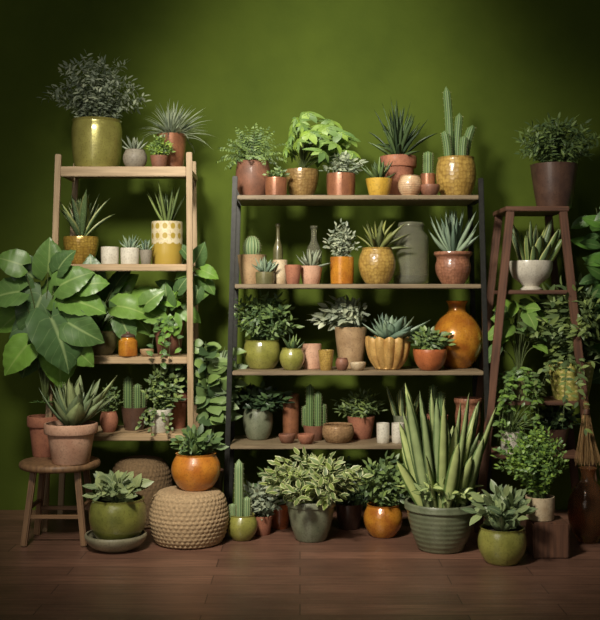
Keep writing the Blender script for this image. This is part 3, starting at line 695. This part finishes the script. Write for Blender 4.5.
# ---- 2
item('potted_cactus','round ball cactus in beige pot',('taper',252,255,29,'tan'),-.2,z2,('ball',243,262,236,'pale',{}))
item('potted_succulent','blue-green rosette succulent in small pot',('cyl',265,272,19,'olivedark'),-.365,z2,('rosette',251,279,256,'teal',dict(n=30,W=.018)))
item('white_cup','small cream ceramic cup',('cyl',280,260,15,'cream'),-.3,z2,cat='pot')
item('dark_vase','slim dark green bottle vase',('bottle',278,224,10,'olivedark'),-.13,z2,cat='vase')
item('small_pot','small empty terracotta pot',('taper',293,265,17,'terra'),-.37,z2,cat='pot')
item('potted_succulent','grey succulent in terracotta pot',('taper',311,266,23,'terrapale'),-.3,z2,('rosette',296,331,249,'grey',dict(n=30,W=.02,shape='ovate')))
e,r,h=item('glass_bottle','clear smoky glass bottle',('bottle',314,226,16,'amber'),-.14,z2,cat='bottle')
for c in e.children: c.data.materials[0]=GLASS
item('potted_herb','grey-green herb in amber cylinder pot',('cyl',342,257,24,'amber'),-.29,z2,('bush',322,362,218,'grey',dict(ns=44,per=14,ll=.03,lw=.015)))
item('potted_snake_plant','spiky leaves in rounded textured gold pot',('round',377,248,37,'mustard'),-.3,z2,('rosette',356,412,219,'olive',dict(n=30,W=.028,thick=.2,shape='lance',spread=72,droop=.3)))
e,r,h=item('glass_jar','large smoky glass jar with lid',('jar',411,223,36,'amber'),-.18,z2,cat='jar')
for c in e.children: c.data.materials[0]=GLASS
mb=MB(); lathe(mb,[(0,0),(.95,0),(1,.2),(.95,.6),(.3,.8),(.25,1),(0,1)],r*.75,.03,28); mb.obj('lid',[GLASS],e,(0,0,h*.93+.001))
item('potted_agave','blue-green pointed succulent in patterned terracotta pot',('urn',453,252,38,'terrapat'),-.28,z2,('rosette',427,480,207,'teal',dict(n=46,W=.034,shape='lance',spread=72)))
# ---- 3
item('potted_shrub','bushy grey-green shrub in gold-green pot',('belly',262,340,37,'olivey'),-.24,z3,('bush',228,305,289,'green',dict(ns=80,per=16,ll=.04,lw=.017,low=.1,irr=.6)),zmin=Z(355,-.25))
item('potted_seedling','tiny sprout in round olive pot',('round',292,348,25,'olivey'),-.345,z3,('rosette',282,305,333,'green',dict(n=16,W=.018,shape='ovate')))
item('small_pot','small copper-orange cylinder pot',('cyl',312,344,19,'terrapale'),-.26,z3,cat='pot')
item('small_pot','little mustard yellow ceramic cup',('taper',326,350,16,'mustard'),-.36,z3,cat='pot')
item('small_pot','tiny round brown pot',('round',342,358,13,'terradark'),-.37,z3,cat='pot')
item('small_bowl','tiny cream ceramic bowl',('bowl',358,362,16,'cream'),-.375,z3,cat='bowl')
item('potted_succulent','silvery leafy succulent in tan pot',('taper',351,327,33,'tan'),-.19,z3,('bush',306,370,294,'grey',dict(ns=48,per=12,ll=.05,lw=.026,low=.1)),zmin=Z(340,-.2))
item('potted_agave','pale agave in scalloped ribbed gold bowl',('bowl',388,337,46,'ribgold',dict(ribs=12,scal=True)),-.29,z3,('rosette',362,432,312,'teal',dict(n=46,W=.038,spread=80)))
item('potted_herb','small leafy plant in orange-red pot',('bowl',430,349,34,'redor'),-.365,z3,('bush',406,455,325,'green',dict(ns=40,per=8,ll=.042,lw=.022)))
item('amber_vase','large round glossy amber vase with narrow neck',('vase',457,301,51,'amber'),-.19,z3,cat='vase')
# ---- 4
item('potted_shrub','dark leafy plant in grey pot',('belly',258,408,30,'sageplain'),-.2,z4,('bush',228,296,380,'dark',dict(ns=44,per=10,ll=.055,lw=.026)))
item('small_pot','tall copper ceramic cup',('cyl',291,394,17,'copper'),-.17,z4,cat='pot')
item('small_bowl','small dark clay bowl',('bowl',287,434,17,'terradark'),-.35,z4,cat='bowl')
item('small_bowl','small brown clay bowl',('bowl',306,434,17,'terra'),-.38,z4,cat='bowl')
item('potted_cactus','cluster of green columnar cacti in clay pot',('taper',314,425,22,'terradark'),-.24,z4,('cactus',300,328,384,'green',dict(cols=[(-4,1,4.2),(4,.85,4,-4),(9,.55,3.2,1),(-9,.5,3,2)])))
item('wicker_basket','small woven wicker basket',('belly',338,424,32,'wicker'),-.32,z4,cat='basket')
item('potted_grass','thin-leaved plant in terracotta pot',('taper',361,416,28,'terra'),-.17,z4,('bush',330,388,387,'green',dict(ns=54,per=14,ll=.034,lw=.011)))
item('white_cup','small white ceramic candle cup',('cyl',383,423,13,'white'),-.34,z4,cat='cup',group='small white cups on shelf')
item('white_cup','small white ceramic candle cup',('cyl',398,423,13,'white'),-.34,z4,cat='cup',group='small white cups on shelf')
item('potted_snake_plant','striped upright leaves in small pot',('taper',404,415,22,'sageplain'),-.17,z4,('snake',386,422,384,'snake',dict(n=14,W=.026)))
item('clay_vase','textured terracotta vase on lower shelf',('urn',468,398,28,'terrapat'),-.24,z4,cat='vase')
item('potted_cactus','green cacti in clay pot',('taper',436,415,24,'terra'),-.22,z4,('cactus',424,448,384,'green',dict(cols=[(-3,1,4),(5,.8,4)])))
# ---------------------------------------------------------------- lights
def look(o,t): o.rotation_euler=(Vector(t)-o.location).to_track_quat('-Z','Y').to_euler()
def spot(name,loc,tgt,power,size,rad,col,blend=1):
    l=bpy.data.lights.new(name,'SPOT'); l.energy=power; l.spot_size=math.radians(size); l.spot_blend=blend; l.shadow_soft_size=rad; l.color=col
    o=bpy.data.objects.new(name,l); COL.objects.link(o); o.location=loc; look(o,tgt)
spot('key_light',(-.9,-3.1,2.9),(0.05,-.45,1.1),690,68,.28,(1,.93,.8))
spot('wall_light',(.25,-1.3,3.7),(.15,.1,2.3),140,74,.3,(1,.95,.75))
l=bpy.data.lights.new('fill_light','AREA'); l.energy=20; l.size=2.0; l.color=(1,.93,.83)
o=bpy.data.objects.new('fill_light',l); COL.objects.link(o); o.location=(-1.8,-4.6,1.8); look(o,(0,-.6,.6))
w=bpy.data.worlds.new('world'); SC.world=w; w.use_nodes=True
w.node_tree.nodes['Background'].inputs[0].default_value=(.9,.95,.85,1); w.node_tree.nodes['Background'].inputs[1].default_value=.045
# camera
cam=bpy.data.cameras.new('camera'); co=bpy.data.objects.new('camera',cam); COL.objects.link(co)
co.location=(0,CY,H); co.rotation_euler=(pi/2,0,0); cam.sensor_width=36; cam.lens=F*36/620; cam.shift_y=-10/620
SC.camera=co
SC.view_settings.view_transform='Standard'
